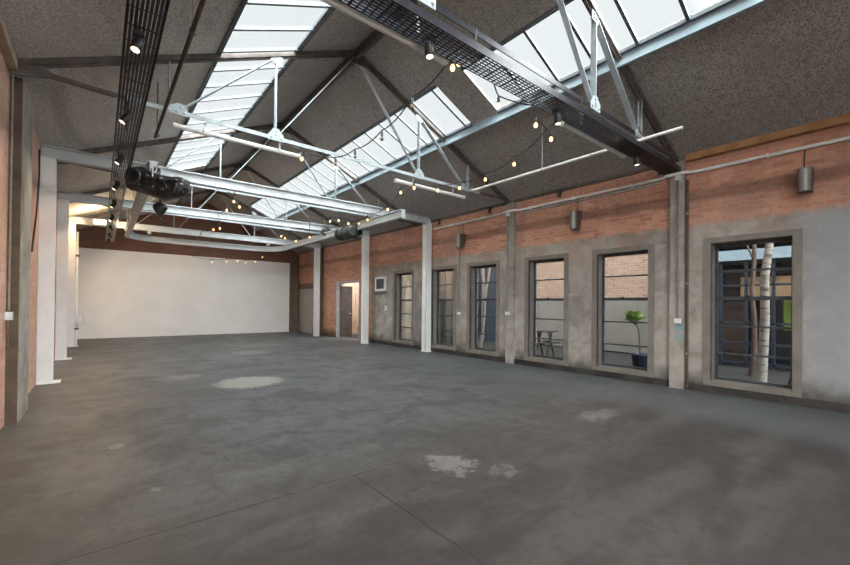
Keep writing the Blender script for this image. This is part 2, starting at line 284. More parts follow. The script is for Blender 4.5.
# ------------------------------------------------------------------ mesh helpers
class MB:
    def __init__(s): s.v = []; s.f = []; s.smooth = []
    def add(s, vs, fs, smooth=False):
        o = len(s.v); s.v += [tuple(v) for v in vs]; s.f += [tuple(i + o for i in f) for f in fs]; s.smooth += [smooth] * len(fs); return s
    def box(s, x0, x1, y0, y1, z0, z1):
        vs = [(x, y, z) for x in (x0, x1) for y in (y0, y1) for z in (z0, z1)]
        return s.add(vs, [(0, 1, 3, 2), (4, 6, 7, 5), (0, 4, 5, 1), (2, 3, 7, 6), (0, 2, 6, 4), (1, 5, 7, 3)])
    def frame_axes(s, a, b, up=(0, 0, 1)):
        a, b = Vector(a), Vector(b); d = (b - a).normalized(); up = Vector(up)
        if abs(d.dot(up)) > 0.98: up = Vector((0, 1, 0))
        r = d.cross(up).normalized(); u = r.cross(d).normalized(); return a, b, r, u
    def bar(s, a, b, w, h, up=(0, 0, 1)):
        a, b, r, u = s.frame_axes(a, b, up)
        vs = [p + r * (i * w / 2) + u * (k * h / 2) for p in (a, b) for i, k in ((-1, -1), (1, -1), (1, 1), (-1, 1))]
        return s.add(vs, [(3, 2, 1, 0), (4, 5, 6, 7), (0, 1, 5, 4), (1, 2, 6, 5), (2, 3, 7, 6), (3, 0, 4, 7)])
    def angle(s, a, b, w, t=0.012, up=(0, 0, 1)):          # rolled L section
        A, B, r, u = s.frame_axes(a, b, up)
        s.bar(A + u * w * .5 - u * 0, B + u * w * .5, t, w, up); s.bar(A + r * w * .5, B + r * w * .5, w, t, up); return s
    def tube(s, pts, r, n=10, cap=True):
        pts = [Vector(p) for p in pts]; rings = []; prev = None
        for i, p in enumerate(pts):
            d = (pts[min(i + 1, len(pts) - 1)] - pts[max(i - 1, 0)]).normalized()
            ref = Vector((0, 0, 1)) if abs(d.z) < 0.95 else Vector((0, 1, 0))
            if prev is not None and abs(d.dot(prev)) < 0.95: ref = prev
            a = d.cross(ref).normalized(); c = a.cross(d).normalized(); prev = c
            rr = r[i] if isinstance(r, (list, tuple)) else r
            rings.append([p + (a * math.cos(2 * math.pi * k / n) + c * math.sin(2 * math.pi * k / n)) * rr for k in range(n)])
        vs = [v for ring in rings for v in ring]; fs = []
        for i in range(len(rings) - 1):
            for k in range(n): fs.append((i * n + k, i * n + (k + 1) % n, (i + 1) * n + (k + 1) % n, (i + 1) * n + k))
        s.add(vs, fs, True)
        if cap:
            s.add(rings[0], [tuple(range(n))][::-1]); s.add(rings[-1], [tuple(range(n))])
        return s
    def lathe(s, c, prof, n=16, axis=(0, 0, 1)):
        c = Vector(c); ax = Vector(axis).normalized(); ref = Vector((1, 0, 0)) if abs(ax.x) < 0.9 else Vector((0, 1, 0))
        a = ax.cross(ref).normalized(); e = ax.cross(a).normalized(); vs = []; fs = []
        for (r, h) in prof:
            for k in range(n): vs.append(c + ax * h + (a * math.cos(2 * math.pi * k / n) + e * math.sin(2 * math.pi * k / n)) * max(r, 1e-4))
        for i in range(len(prof) - 1):
            for k in range(n): fs.append((i * n + k, i * n + (k + 1) % n, (i + 1) * n + (k + 1) % n, (i + 1) * n + k))
        s.add(vs, fs, True); s.add(vs[:n], [tuple(range(n))]); s.add(vs[-n:], [tuple(range(n))]); return s
    def ball(s, c, r, n=12, m=8, sz=1.0):
        return s.lathe((c[0], c[1], c[2]), [(r * math.sin(math.pi * i / m), -r * sz * math.cos(math.pi * i / m)) for i in range(m + 1)], n)
    def prism(s, outline, axis, d0, d1):                    # outline of 2-D points extruded along a world axis or a vector frame
        n = len(outline)
        def P(p, d):
            if axis == 'x': return (d, p[0], p[1])
            if axis == 'y': return (p[0], d, p[1])
            return (p[0], p[1], d)
        vs = [P(p, d0) for p in outline] + [P(p, d1) for p in outline]
        return s.add(vs, [tuple(range(n))[::-1], tuple(range(n, 2 * n))] + [(i, (i + 1) % n, n + (i + 1) % n, n + i) for i in range(n)])
    def ibeam(s, path, flange, depth, t=0.018, web=0.012):  # swept I section; path at the centre of the section
        path = [Vector(p) for p in path]
        hw, hd = flange / 2, depth / 2
        sec = [(-hw, -hd), (hw, -hd), (hw, -hd + t), (web / 2, -hd + t), (web / 2, hd - t), (hw, hd - t), (hw, hd), (-hw, hd), (-hw, hd - t), (-web / 2, hd - t), (-web / 2, -hd + t), (-hw, -hd + t)]
        vs = []; n = 12
        for i, p in enumerate(path):
            d1 = (path[i] - path[i - 1]).normalized() if i else (path[1] - path[0]).normalized()
            d2 = (path[i + 1] - path[i]).normalized() if i < len(path) - 1 else d1
            d = (d1 + d2).normalized(); r = Vector((d.y, -d.x, 0)).normalized() / max(0.5, d.dot(d1))
            vs += [p + r * a + Vector((0, 0, b_)) for a, b_ in sec]
        fs = [(i * n + k, (i + 1) * n + k, (i + 1) * n + (k + 1) % n, i * n + (k + 1) % n) for i in range(len(path) - 1) for k in range(n)]
        e = (len(path) - 1) * n
        for o in (0, e): fs += [(o + 0, o + 1, o + 2, o + 3, o + 10, o + 11), (o + 3, o + 4, o + 9, o + 10), (o + 4, o + 5, o + 6, o + 7, o + 8, o + 9)]
        return s.add(vs, fs)
    def hcol(s, x, y, z0, z1, w=0.2, d=0.2, t=0.016):       # H column, flanges facing along y
        return s.box(x - w / 2, x + w / 2, y - d / 2, y - d / 2 + t, z0, z1).box(x - w / 2, x + w / 2, y + d / 2 - t, y + d / 2, z0, z1).box(x - 0.006, x + 0.006, y - d / 2 + t, y + d / 2 - t, z0, z1)

def world_loc(o):
    v = Vector((0, 0, 0))
    while o: v += o.location; o = o.parent
    return v
def part(name, mb, mat, parent=None, label=None):
    me = bpy.data.meshes.new(name); off = world_loc(parent) if parent else Vector((0, 0, 0))
    me.from_pydata([tuple(Vector(v) - off) for v in mb.v], [], mb.f)
    me.polygons.foreach_set('use_smooth', mb.smooth); me.update()
    import bmesh
    bm = bmesh.new(); bm.from_mesh(me); bmesh.ops.recalc_face_normals(bm, faces=bm.faces); bm.to_mesh(me); bm.free()
    me.materials.append(M[mat] if isinstance(mat, str) else mat)
    o = bpy.data.objects.new(name, me); COL.objects.link(o)
    if parent: o.parent = parent
    if label: o['label'] = label
    return o
def tag(o, label, cat, group=None, kind=None):
    o['label'] = label; o['category'] = cat
    if group: o['group'] = group
    if kind: o['kind'] = kind
    return o
def thing(name, label, cat, loc, group=None):
    o = bpy.data.objects.new(name, None); o.empty_display_size = 0.1; COL.objects.link(o); o.location = loc
    return tag(o, label, cat, group)
def struct(name, mb, mat, label=None, parent=None):
    o = part(name, mb, mat, parent)
    if parent is None:
        o['kind'] = 'structure'
        if label: o['label'] = label
    return o
def struct_empty(name, loc, label):
    o = bpy.data.objects.new(name, None); COL.objects.link(o); o.location = loc; o['kind'] = 'structure'; o['label'] = label; return o
def copy_tree(o, parent=None, move=None):
    c = o.copy(); COL.objects.link(c); c.parent = parent
    if move: c.location = o.location + Vector(move)
    for ch in [k for k in bpy.data.objects if k.parent == o]: copy_tree(ch, c)
    return c

XL, XR, YF, YB = -0.82, 7.85, 20.0, -5.0
XC, EZ, EZL, RZ = 3.515, 3.98, 4.07, 5.965
SLL, SLR = (RZ - EZL) / (XC - XL), (RZ - EZ) / (XR - XC)
def roof_z(x): return RZ - (SLL if x < XC else SLR) * abs(x - XC)

# ================================================================== the shell
struct('floor', MB().box(XL - .3, XR + .3, YB, YF + .3, -0.3, 0.0), 'floor', 'stained and patched grey concrete floor')
struct('wall_left', MB().box(XL - .3, XL, YB, YF + .3, 0, EZL + .1), 'brick_left', 'pinkish brick wall without windows')
struct('wall_far', MB().prism([(XL - .3, 0), (XR + .3, 0), (XR + .3, roof_z(XR + .3)), (XC, RZ), (XL - .3, roof_z(XL - .3))], 'y', YF, YF + .3), 'brick_far', 'brown brick gable wall above the white board')
struct('wall_near_unseen', MB().box(2.6, XR + .3, YB - .3, YB, 0, 3.9).prism([(XL - .3, 3.2), (2.6, 3.2), (2.6, 3.9), (XR + .3, 3.9), (XR + .3, roof_z(XR + .3)), (XC, RZ), (XL - .3, roof_z(XL - .3))], 'y', YB - .3, YB), 'brick_far', 'unseen near gable, added with an opening to shape the daylight')  # unseen end wall, added to cut daylight on the foreground and roof
struct('wall_partition', MB().box(XL + .06, 7.42, YF - .06, YF, 0, 3.46), 'white_wall', 'plain white board lining the far gable')

WINS = [(1.02, 2.235), (3.0, 4.187), (4.72, 5.86), (6.636, 7.785), (8.22, 9.39), (10.18, 11.36)]
W_SURR, W_Z0, W_Z1, W_SZ0, W_SZ1 = 0.105, 0.19, 2.47, 0.07, 2.56
OPEN = [(a + W_SURR, c - W_SURR, W_Z0, W_Z1) for a, c in WINS]
D2 = (13.62, 15.58, 0.0, 2.36)
D1 = (18.05, 20.0, 0.0, 2.42)
OPEN += [D2, D1]
def grid_wall(mb, x0, x1, ys, zs, holes):
    ys = sorted(set(ys)); zs = sorted(set(zs))
    # strips between openings go full height, so faces stay few and clean
    for i in range(len(ys) - 1):
        a, c = ys[i], ys[i + 1]; m = (a + c) / 2
        hs = [h for h in holes if h[0] < m < h[1]]
        if not hs: mb.box(x0, x1, a, c, zs[0], zs[-1])
        else:
            h = hs[0]
            if h[2] > zs[0]: mb.box(x0, x1, a, c, zs[0], h[2])
            mb.box(x0, x1, a, c, h[3], zs[-1])
    return mb
struct('wall_right', grid_wall(MB(), XR, XR + .32, [YB, YF + .3] + [v for h in OPEN for v in h[:2]], [0, EZ], OPEN), 'wall_right', 'brick and cement render wall with the tall windows')
struct('baseboard_right', MB().box(XR - .035, XR, YB, 12.8, 0, 0.12), 'plinth', 'dark low plinth under the windows')

# roof slopes with the three glazed openings
SKY_L = (1.28, 2.40); SKY_R = (4.71, 5.64)
LEFT_Y = (-3.0, 13.2); RIGHT_Y = [(-3.0, 4.85), (5.52, 17.2)]
def slope_cell(mb, x0, x1, y0, y1, t=0.045):
    vs = [(x, y, roof_z(x) + dz) for x in (x0, x1) for y in (y0, y1) for dz in (0, t)]
    mb.add(vs, [(0, 1, 3, 2), (4, 6, 7, 5), (0, 4, 5, 1), (2, 3, 7, 6), (0, 2, 6, 4), (1, 5, 7, 3)])
mb = MB()
Y0, Y1 = YB, YF + .3
slope_cell(mb, XL - .35, SKY_L[0], Y0, Y1); slope_cell(mb, SKY_L[1], XC, Y0, Y1)
slope_cell(mb, SKY_L[0], SKY_L[1], Y0, LEFT_Y[0]); slope_cell(mb, SKY_L[0], SKY_L[1], LEFT_Y[1], Y1)
slope_cell(mb, XC, SKY_R[0], Y0, Y1); slope_cell(mb, SKY_R[1], XR + .35, Y0, Y1)
yy = Y0
for a, c in RIGHT_Y: slope_cell(mb, SKY_R[0], SKY_R[1], yy, a); yy = c
slope_cell(mb, SKY_R[0], SKY_R[1], yy, Y1)
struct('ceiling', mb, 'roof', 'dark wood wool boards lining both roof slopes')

def skylight(idx, xs, ys, first, label):
    root = struct_empty('window_%d' % idx, (xs[0], ys[0], roof_z(xs[0])), label)
    g = MB(); vs = [(x, y, roof_z(x) + dz) for x in xs for y in ys for dz in (0.004, 0.012)]
    g.add(vs, [(0, 1, 3, 2), (4, 6, 7, 5), (0, 4, 5, 1), (2, 3, 7, 6), (0, 2, 6, 4), (1, 5, 7, 3)])
    part('glass_pane', g, 'sky_glass', root)
    y = first
    while y < ys[1] - .15:
        if y > ys[0] + .1:
            part('glazing_bar', MB().bar((xs[0], y, roof_z(xs[0]) - .02), (xs[1], y, roof_z(xs[1]) - .02), 0.042, 0.045), 'glazing_bar', root)
        y += 0.6
    for x in xs:
        part('edge_frame', MB().bar((x, ys[0], roof_z(x) - .012), (x, ys[1], roof_z(x) - .012), 0.05, 0.045), 'glazing_bar', root)
    return root
skylight(7, SKY_L, LEFT_Y, LEFT_Y[0] + .2, 'long strip rooflight over the brick wall side')
skylight(8, SKY_R, RIGHT_Y[0], RIGHT_Y[0][0] - .03, 'strip rooflight over the window side, part nearer the camera')
skylight(9, SKY_R, RIGHT_Y[1], RIGHT_Y[1][0] + .12, 'strip rooflight over the window side, part towards the far gable')

# windows of the long wall
NAMES = ['nearest the camera, birch trunk behind', 'potted plant behind', 'table behind', 'white birch stems behind', 'just past the first steel column', 'next to the boxed panel']
for i, (a, c) in enumerate(WINS):
    root = struct_empty('window_%d' % (i + 1), (XR, (a + c) / 2, W_Z0), 'tall black steel window ' + NAMES[i])
    o0, o1, z0, z1 = OPEN[i]
    s = MB(); p = XR - .022
    s.box(p, XR + .04, a, o0, W_SZ0, W_SZ1); s.box(p, XR + .04, o1, c, W_SZ0, W_SZ1); s.box(p, XR + .04, o0, o1, z1, W_SZ1)
    part('surround', s, 'surround', root)
    part('sill', MB().box(p - .012, XR + .26, o0, o1, W_SZ0, z0 + .012), 'surround', root)
    rv = MB(); rv.box(XR + .04, XR + .24, o0, o0 + .006, z0, z1); rv.box(XR + .04, XR + .24, o1 - .006, o1, z0, z1); rv.box(XR + .04, XR + .24, o0, o1, z1 - .006, z1)
    part('reveal', rv, 'surround', root)
    fx0, fx1 = XR + .19, XR + .235
    f = MB(); fw = .042
    f.box(fx0, fx1, o0, o0 + fw, z0, z1); f.box(fx0, fx1, o1 - fw, o1, z0, z1); f.box(fx0, fx1, o0 + fw, o1 - fw, z1 - .05, z1); f.box(fx0, fx1, o0 + fw, o1 - fw, z0 + .012, z0 + .055)
    part('frame', f, 'dark_steel', root)
    h = (z1 - z0) / 5.0
    for k in range(1, 5):
        z = z0 + h * k
        if k == 3: part('meeting_rail', MB().box(fx0 - .02, fx1, o0 + fw, o1 - fw, z - .03, z + .03), 'dark_steel', root)
        else: part('transom_bar', MB().box(fx0, fx1, o0 + fw, o1 - fw, z - .014, z + .014), 'dark_steel', root)
    if i < 4:
        ym = (o0 + o1) / 2 + .05
        part('sash_catch', MB().box(fx0 - .035, fx0 - .02, ym - .03, ym + .03, z0 + 3 * h - .02, z0 + 3 * h + .05), 'black', root)
    part('glass_pane', MB().box(fx0 + .02, fx0 + .026, o0 + fw, o1 - fw, z0 + .055, z1 - .05), 'window_glass', root)

# far grey door and the open doorway beyond the steel columns
d = struct_empty('door_1', (XR + .1, 19.0, 0), 'closed grey door with dark lintel by the white board')
part('door_leaf', MB().box(XR + .08, XR + .13, D1[0] + .02, D1[1] - .02, 0, 2.18), 'grey_door', d)
part('lintel', MB().box(XR - .01, XR + .2, D1[0], D1[1], 2.18, D1[3]), 'timber_dark', d)
part('handle', MB().tube([(XR + .05, D1[0] + .15, 1.0), (XR + .05, D1[0] + .28, 1.0)], .012), 'black', d)
d = struct_empty('door_2', (XR, 14.6, 0), 'open doorway in a pale frame beside the second steel column')
f = MB(); f.box(XR - .03, XR + .3, D2[1] - .06, D2[1], 0, D2[3]); f.box(XR - .03, XR + .3, D2[0], D2[0] + .06, 0, D2[3]); f.box(XR - .03, XR + .3, D2[0] + .06, D2[1] - .06, D2[3] - .06, D2[3])
part('frame', f, 'galv', d)
lf = MB(); lf.bar((XR + .10, D2[1] - .12, 1.1), (XR + 0.62, D2[1] - .20, 1.1), .045, 2.16); part('door_leaf', lf, 'door_dark', d)
part('handle', MB().tube([(XR + .54, D2[1] - .21, 1.02), (XR + .54, D2[1] - .27, 1.02), (XR + .44, D2[1] - .25, 1.02)], .012), 'galv', d)
struct('wall_passage', MB().box(9.6, 9.75, 12.5, 19.5, -.05, 2.9).box(8.2, 9.6, 19.3, 19.45, -.05, 2.9).box(8.2, 9.6, 12.5, 12.65, -.05, 2.9).box(8.2, 8.7, 12.5, 19.5, 2.9, 3.0), 'beige_boards', 'streaked plywood wall seen through the open doorway')

# pilasters, posts and timber plates
struct('trim_1', MB().box(XR - .09, XR, 2.50, 2.72, 0, 3.93), 'pilaster', 'concrete pilaster beside the birch window')
struct('trim_2', MB().box(XR - .09, XR, 6.14, 6.37, 0, 3.93), 'pilaster', 'concrete pilaster between the third and fourth windows')
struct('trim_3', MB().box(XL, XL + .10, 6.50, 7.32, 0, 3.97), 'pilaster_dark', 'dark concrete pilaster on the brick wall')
struct('trim_12', MB().box(XL + .10, XL + .108, 6.52, 7.32, 0, 3.97), 'concrete', 'lighter inner face of the pilaster on the brick wall')  # thin slab makes the inner face lighter than the rest of the pilaster
struct('trim_4', MB().box(7.42, XR, YF - .20, YF - .02, 0, 3.9), 'timber_dark', 'brown timber post in the far corner')
struct('trim_5', MB().box(XR - .10, XR, YB, 2.48, 3.915, 4.03), 'timber', 'orange timber wall plate over the birch window')
struct('trim_6', MB().box(XL, XL + .08, YB, 6.45, 3.97, 4.07), 'timber_pale', 'pale timber wall plate on the brick wall')
struct('trim_7', MB().box(XR - .05, XR, 2.75, YF - .2, 3.93, 3.985), 'rafter', 'dark eaves strip above the window wall')
struct('trim_8', MB().box(XR - .08, XR, 16.95, 17.15, 0, 3.93), 'timber_dark', 'dark post behind the third steel column')
# channel purlins that carry the rooflights
struct('trim_9', MB().bar((5.70, YB, roof_z(5.70) - .06), (5.70, YF, roof_z(5.70) - .06), 0.05, 0.17), 'kerb_blue', 'sky blue channel under the lower edge of the window side rooflight')
struct('trim_10', MB().bar((2.43, YB, roof_z(2.43) - .02), (2.43, YF, roof_z(2.43) - .02), 0.035, 0.07), 'rafter', 'dark channel along the rooflight over the brick wall side')
struct('trim_11', MB().bar((XC, YB, RZ - .09), (XC, YF, RZ - .09), 0.07, 0.16), 'rafter', 'dark ridge purlin')

# ================================================================== roof trusses
TY0 = 2.65
NL, NR = (0.78, 2.11), (4.98, 6.30)
TZ = 4.0
def truss(y, label, tie='pale_steel'):
    r = thing('roof_truss', label, 'roof truss', (XC, y, TZ), 'steel roof trusses')
    for s_, x0 in ((-1, XL + .02), (1, XR - .02)):
        part('rafter', MB().bar((x0, y, roof_z(x0) - .035), (XC, y, RZ - .035), 0.09, 0.07).bar((x0, y, roof_z(x0) - .085), (XC, y, RZ - .085), 0.014, 0.035), 'rafter', r)
    ta, tb = .12, XR - 1.0
    part('tie_bar', MB().bar((ta, y - .012, TZ), (tb, y - .012, TZ), .012, .058).bar((ta, y + .015, TZ + .024), (tb, y + .015, TZ + .024), .05, .012), tie, r)
    for x0, x1, zz in ((XL + .02, ta + .1, TZ + .04), (XR - .02, tb - .1, TZ + .04)):
        part('tie_end', MB().bar((x0, y - .012, zz), (x1, y - .012, TZ), .014, .05).bar((x0, y + .02, zz), (x1, y + .02, TZ), .014, .045), 'rafter', r, 'brown end of the tie')
    def strut(a, c, w=.054):
        part('strut', MB().bar((a[0], y - .006, a[1]), (c[0], y - .006, c[1]), .012, w, (0, 1, 0)).bar((a[0], y + .03, a[1]), (c[0], y + .012, c[1]), w * .3, .05, (0, 1, 0)), 'pale_steel', r)
    rz = lambda x: roof_z(x) - .07
    strut((NL[0], TZ), (NL[1], rz(NL[1]))); strut((NL[1], TZ), (NL[1], rz(NL[1])))
    strut((NL[1], TZ), (XC - .05, RZ - .15), .06); strut((XC + .1, RZ - .18), (NR[0], TZ), .036)
    strut((NR[0], TZ), (NR[0], rz(NR[0]))); strut((NR[0], rz(NR[0])), (NR[1], TZ))
    strut((NL[0] - .09, TZ), (NL[0] - .09, rz(NL[0])), .04); strut((NR[1] + .09, TZ), (NR[1] + .09, rz(NR[1])), .04)
    def gusset(pts, bolts):
        g = part('gusset_plate', MB().prism(pts, 'y', y - .026, y - .012), 'pale_steel', r)
        for bx, bz in bolts:
            part('bolt', MB().lathe((bx, y - .026, bz), [(.016, 0), (.016, .012), (.008, .016)], 8, (0, -1, 0)), 'galv', g)
    for x, s_ in ((NL[0], 1), (NR[1], -1)):
        gusset([(x - .13, TZ - .04), (x + .13, TZ - .04), (x + .13, TZ + .03), (x + s_ * .10, TZ + .11), (x + s_ * .01, TZ + .12), (x - .13, TZ + .04)][::s_], [(x - .09, TZ), (x, TZ), (x + .09, TZ), (x + s_ * .05, TZ + .07)])
    for x, s_ in ((NL[1], 1), (NR[0], -1)):
        gusset([(x - .12, TZ - .04), (x + .12, TZ - .04), (x + .12, TZ + .06), (x + .04, TZ + .15), (x - .04, TZ + .15), (x - .12, TZ + .04)], [(x - .08, TZ), (x + .08, TZ), (x, TZ + .05), (x, TZ + .11)])
        zt = rz(x)
        gusset([(x - .09, zt - .10), (x + .06, zt - .12), (x + .10, zt + .02), (x - .10, zt + .02)], [(x - .05, zt - .02), (x + .05, zt - .02), (x, zt - .07), (x - .05, zt - .07)])
    gp = part('ridge_plate', MB().prism([(XC - .28, RZ - .24), (XC + .28, RZ - .24), (XC + .24, RZ - .12), (XC, RZ - .02), (XC - .24, RZ - .12)], 'y', y - .03, y - .012), 'rafter', r)
    for x, s_ in ((XL, 1), (XR, -1)):
        part('heel_plate', MB().prism([(x + s_ * .02, TZ - .08), (x + s_ * .12, TZ - .07), (x + s_ * .40, TZ + .0), (x + s_ * .40, TZ + .035), (x + s_ * .24, TZ + .12), (x + s_ * .02, TZ + .04)], 'y', y - .03, y - .012), 'rafter', r)
    return r
T_LABELS = ['steel roof truss right above the black cross-room cable tray', 'steel roof truss bearing on the dark pilaster, first one seen whole', 'steel roof truss just behind the first white goalpost beam',
            'steel roof truss just behind the second white goalpost beam', 'steel roof truss furthest down the hall, close to the white board']
truss(TY0, T_LABELS[0], 'black_tray')
t1 = truss(TY0 + 3.7, T_LABELS[1])
for k in range(2, 5):
    c = copy_tree(t1, None, (0, 3.7 * (k - 1), 0)); c['label'] = T_LABELS[k]

# white tubes slung under the ties of the first two trusses
def tube_light(x0, x1, y, label, z=3.85):
    r = thing('tube_light', label, 'tube light', ((x0 + x1) / 2, y, z + .02), 'white tubes under the roof ties')
    part('tube', MB().tube([(x0 + .03, y, z), (x1 - .03, y, z)], .036, 12), 'plastic', r)
    for x in (x0, x1): part('end_cap', MB().tube([(x - .03, y, z), (x + .03, y, z)], .042, 12), 'plastic', r)
    for q in (.2, .8):
        x = x0 + (x1 - x0) * q
        part('hanger', MB().box(x - .012, x + .012, y - .06, y - .045, z, 3.97).box(x - .012, x + .012, y - .05, y + .0, z + .03, z + .045), 'galv', r)
tube_light(.78, 2.55, 6.45, 'white tube under the whole truss, its end over the brick wall side')
tube_light(4.5, 6.35, 6.45, 'white tube under the whole truss, its end over the window side')
tube_light(.70, 2.45, 2.76, 'white tube beside the black cross-room tray, brick wall half', 3.68)
tube_light(4.45, 6.05, 2.76, 'white tube beside the black cross-room tray, window half', 3.68)

# ================================================================== white goalpost frames
GZ0, GZ1 = 3.87, 4.08
def goalpost(yl, yr, xr, label, k):
    r = thing('goalpost_frame', label, 'steel frame', ((XL + xr) / 2, (yl + yr) / 2, 0), 'white steel goalpost frames')
    xl = XL + .105
    for x, y in ((xl, yl), (xr, yr)):
        c_ = part('column', MB().hcol(x, y, .02, GZ0), 'white_steel', r)
        part('base_plate', MB().box(x - .10, x + .2 if x < 3 else x + .1, y - .14, y + .14, 0, .02), 'white_steel', c_)
        part('cap_plate', MB().box(x - .1, x + .1, y - .12, y + .12, GZ0 - .015, GZ0), 'white_steel', c_)
    part('beam', MB().ibeam([(XL + .01, yl, (GZ0 + GZ1) / 2), (xr + .15, yr, (GZ0 + GZ1) / 2)], .15, GZ1 - GZ0), 'beam_paint', r)
    return r
goalpost(9.45, 9.32, 7.66, 'white steel goalpost frame closest to the dark pilaster', 0)
goalpost(13.12, 12.50, 7.40, 'white steel goalpost frame with its column beside the open doorway', 1)
goalpost(16.75, 16.62, 7.40, 'white steel goalpost frame nearest the white board', 2)

# monorail track, a U in plan under the beams
RZC, RD = 3.68, 0.20
def arc(cx, cy, r, a0, a1, n=9): return [(cx + r * math.cos(math.radians(a0 + (a1 - a0) * i / n)), cy + r * math.sin(math.radians(a0 + (a1 - a0) * i / n)), RZC) for i in range(n + 1)]
path = [(5.83, 8.05, RZC)] + arc(4.83, 16.3, 1.0, 0, 90) + arc(1.67, 16.3, 1.0, 90, 180) + [(.67, 8.1, RZC)]
r = thing('monorail_track', 'white steel hoist track running in a long U under the frames', 'track', (3.2, 16.8, RZC))
part('track_beam', MB().ibeam(path, .15, RD), 'beam_paint', r)
for x, y in ((5.83, 9.4), (5.83, 12.7), (5.3, 16.68), (.67, 9.45), (.67, 13.1), (1.3, 16.75)):
    part('hanger_clamp', MB().box(x - .05, x + .05, y - .09, y + .09, RZC + RD / 2, GZ0), 'galv', r)
for x, y in ((5.83, 8.05), (.67, 8.1)): part('end_stop', MB().box(x - .05, x + .05, y - .02, y, RZC - .12, RZC + .1), 'beam_paint', r)

# ================================================================== hoist at the near end of the track
hx, hy, hz = .76, 8.04, 3.40
r = thing('chain_hoist', 'greasy black chain hoist hanging at the end of the white track', 'hoist', (hx, hy, hz))
D = Vector((.80, -.60, -.06)).normalized(); N = Vector((-.60, -.80, 0)).normalized(); Uv = D.cross(N).normalized()
if Uv.z < 0: Uv = -Uv
hc = Vector((hx, hy, hz))
def loft(mb, sections, n=20):
    vs = []; fs = []
    for (s_, rw, rh, dz) in sections:
        for k in range(n):
            a = 2 * math.pi * k / n; ca, sa = math.cos(a), math.sin(a)
            ca = math.copysign(abs(ca) ** .75, ca); sa = math.copysign(abs(sa) ** .75, sa)
            vs.append(hc + D * (s_ * 1.02) + N * (ca * rw) + Uv * (sa * rh * 1.08 + dz * 1.5))
    m = len(sections)
    for i in range(m - 1):
        for k in range(n): fs.append((i * n + k, i * n + (k + 1) % n, (i + 1) * n + (k + 1) % n, (i + 1) * n + k))
    mb.add(vs, fs, True); mb.add(vs[:n], [tuple(range(n))]); mb.add(vs[-n:], [tuple(range(n))]); return mb
part('housing', loft(MB(), [(-.30, .13, .17, .02), (-.22, .16, .19, .01), (-.05, .17, .19, -.02), (.12, .16, .185, -.04), (.25, .15, .16, -.03)]), 'hoist', r)
mc = part('motor_cover', loft(MB(), [(-.50, .03, .05, .04), (-.485, .09, .11, .04), (-.45, .135, .155, .04), (-.38, .15, .18, .03), (-.295, .15, .185, .02)]), 'hoist', r)
for k in range(5): part('cooling_rib', loft(MB(), [(-.46 + k * .04, .15, .17 + .005 * k, .035), (-.445 + k * .04, .155, .18 + .005 * k, .035)], 18), 'hoist', mc)
gc = part('gearbox_cover', loft(MB(), [(.245, .15, .165, -.03), (.33, .14, .16, -.02), (.41, .12, .13, -.01), (.45, .08, .09, 0), (.465, .03, .04, 0)]), 'hoist', r)
for k in range(6):
    a = k * math.pi / 3; p = hc + D * .40 + N * (math.cos(a) * .115) + Uv * (math.sin(a) * .125)
    part('cover_bolt', MB().lathe(p, [(.018, 0), (.018, .03), (.01, .04)], 8, D), 'galv', gc)
def face_ring(c, ro, ri, d=.035): return MB().lathe(c, [(ri, 0), (ri, d), ((ro + ri) / 2, d * 1.3), (ro, d * .8), (ro, 0)], 18, N)
for q, ro, ri, dz in ((-.34, .135, .075, .05), (.27, .115, .06, -.05)):
    part('bearing_cover', face_ring(hc + D * q + N * .12 + Uv * dz, ro, ri, .05), 'hoist', r)
for q, dz, w_ in ((-.12, .07, .05), (-.02, -.10, .06), (.10, .04, .045), (.16, -.13, .035), (.36, .04, .03), (-.22, -.09, .035)):
    part('lug', MB().lathe(hc + D * q + N * .15 + Uv * dz, [(w_, 0), (w_ * .9, .04), (w_ * .4, .055)], 10, N), 'hoist', r)
part('side_plate', loft(MB(), [(-.18, .185, .09, .02), (.16, .185, .10, -.02)], 16), 'hoist', r)
tr = part('trolley', MB().box(hx - .12, hx - .10, hy - .12, hy + .12, hz + .08, RZC - .04).box(hx - .0, hx + .02, hy - .12, hy + .12, hz + .08, RZC - .04).bar((hx - .14, hy, hz + .15), (hx + .06, hy, hz + .15), .08, .03), 'galv', r)
for s_ in (-.075, -.025):
    for q in (-.07, .07): part('trolley_wheel', MB().lathe((hx + s_ - .012, hy + q, RZC - RD / 2 + .05), [(.034, 0), (.034, .02), (.02, .024)], 12, (1, 0, 0)), 'hoist', tr)
ch = MB(); hk = Vector((hx + .02, hy + .1, hz - .24))
for k in range(7): ch.lathe((hk.x, hk.y, hk.z + .06 - k * .022), [(.011, -.02), (.016, 0), (.011, .02)], 6)
part('chain', ch, 'hoist', r)
hb_ = part('hook_block', MB().lathe((hk.x, hk.y, hk.z - .30), [(.014, .0), (.035, .03), (.07, .08), (.105, .14), (.11, .18), (.08, .225), (.02, .25)], 16), 'hoist', r)
part('hook', MB().tube([(hk.x + .0, hk.y, hk.z - .30), (hk.x, hk.y, hk.z - .34)] + [(hk.x + .045 * math.sin(a), hk.y, hk.z - .385 + .045 * math.cos(a)) for a in [i * .5 for i in range(1, 9)]], .012, 8), 'hoist', hb_)
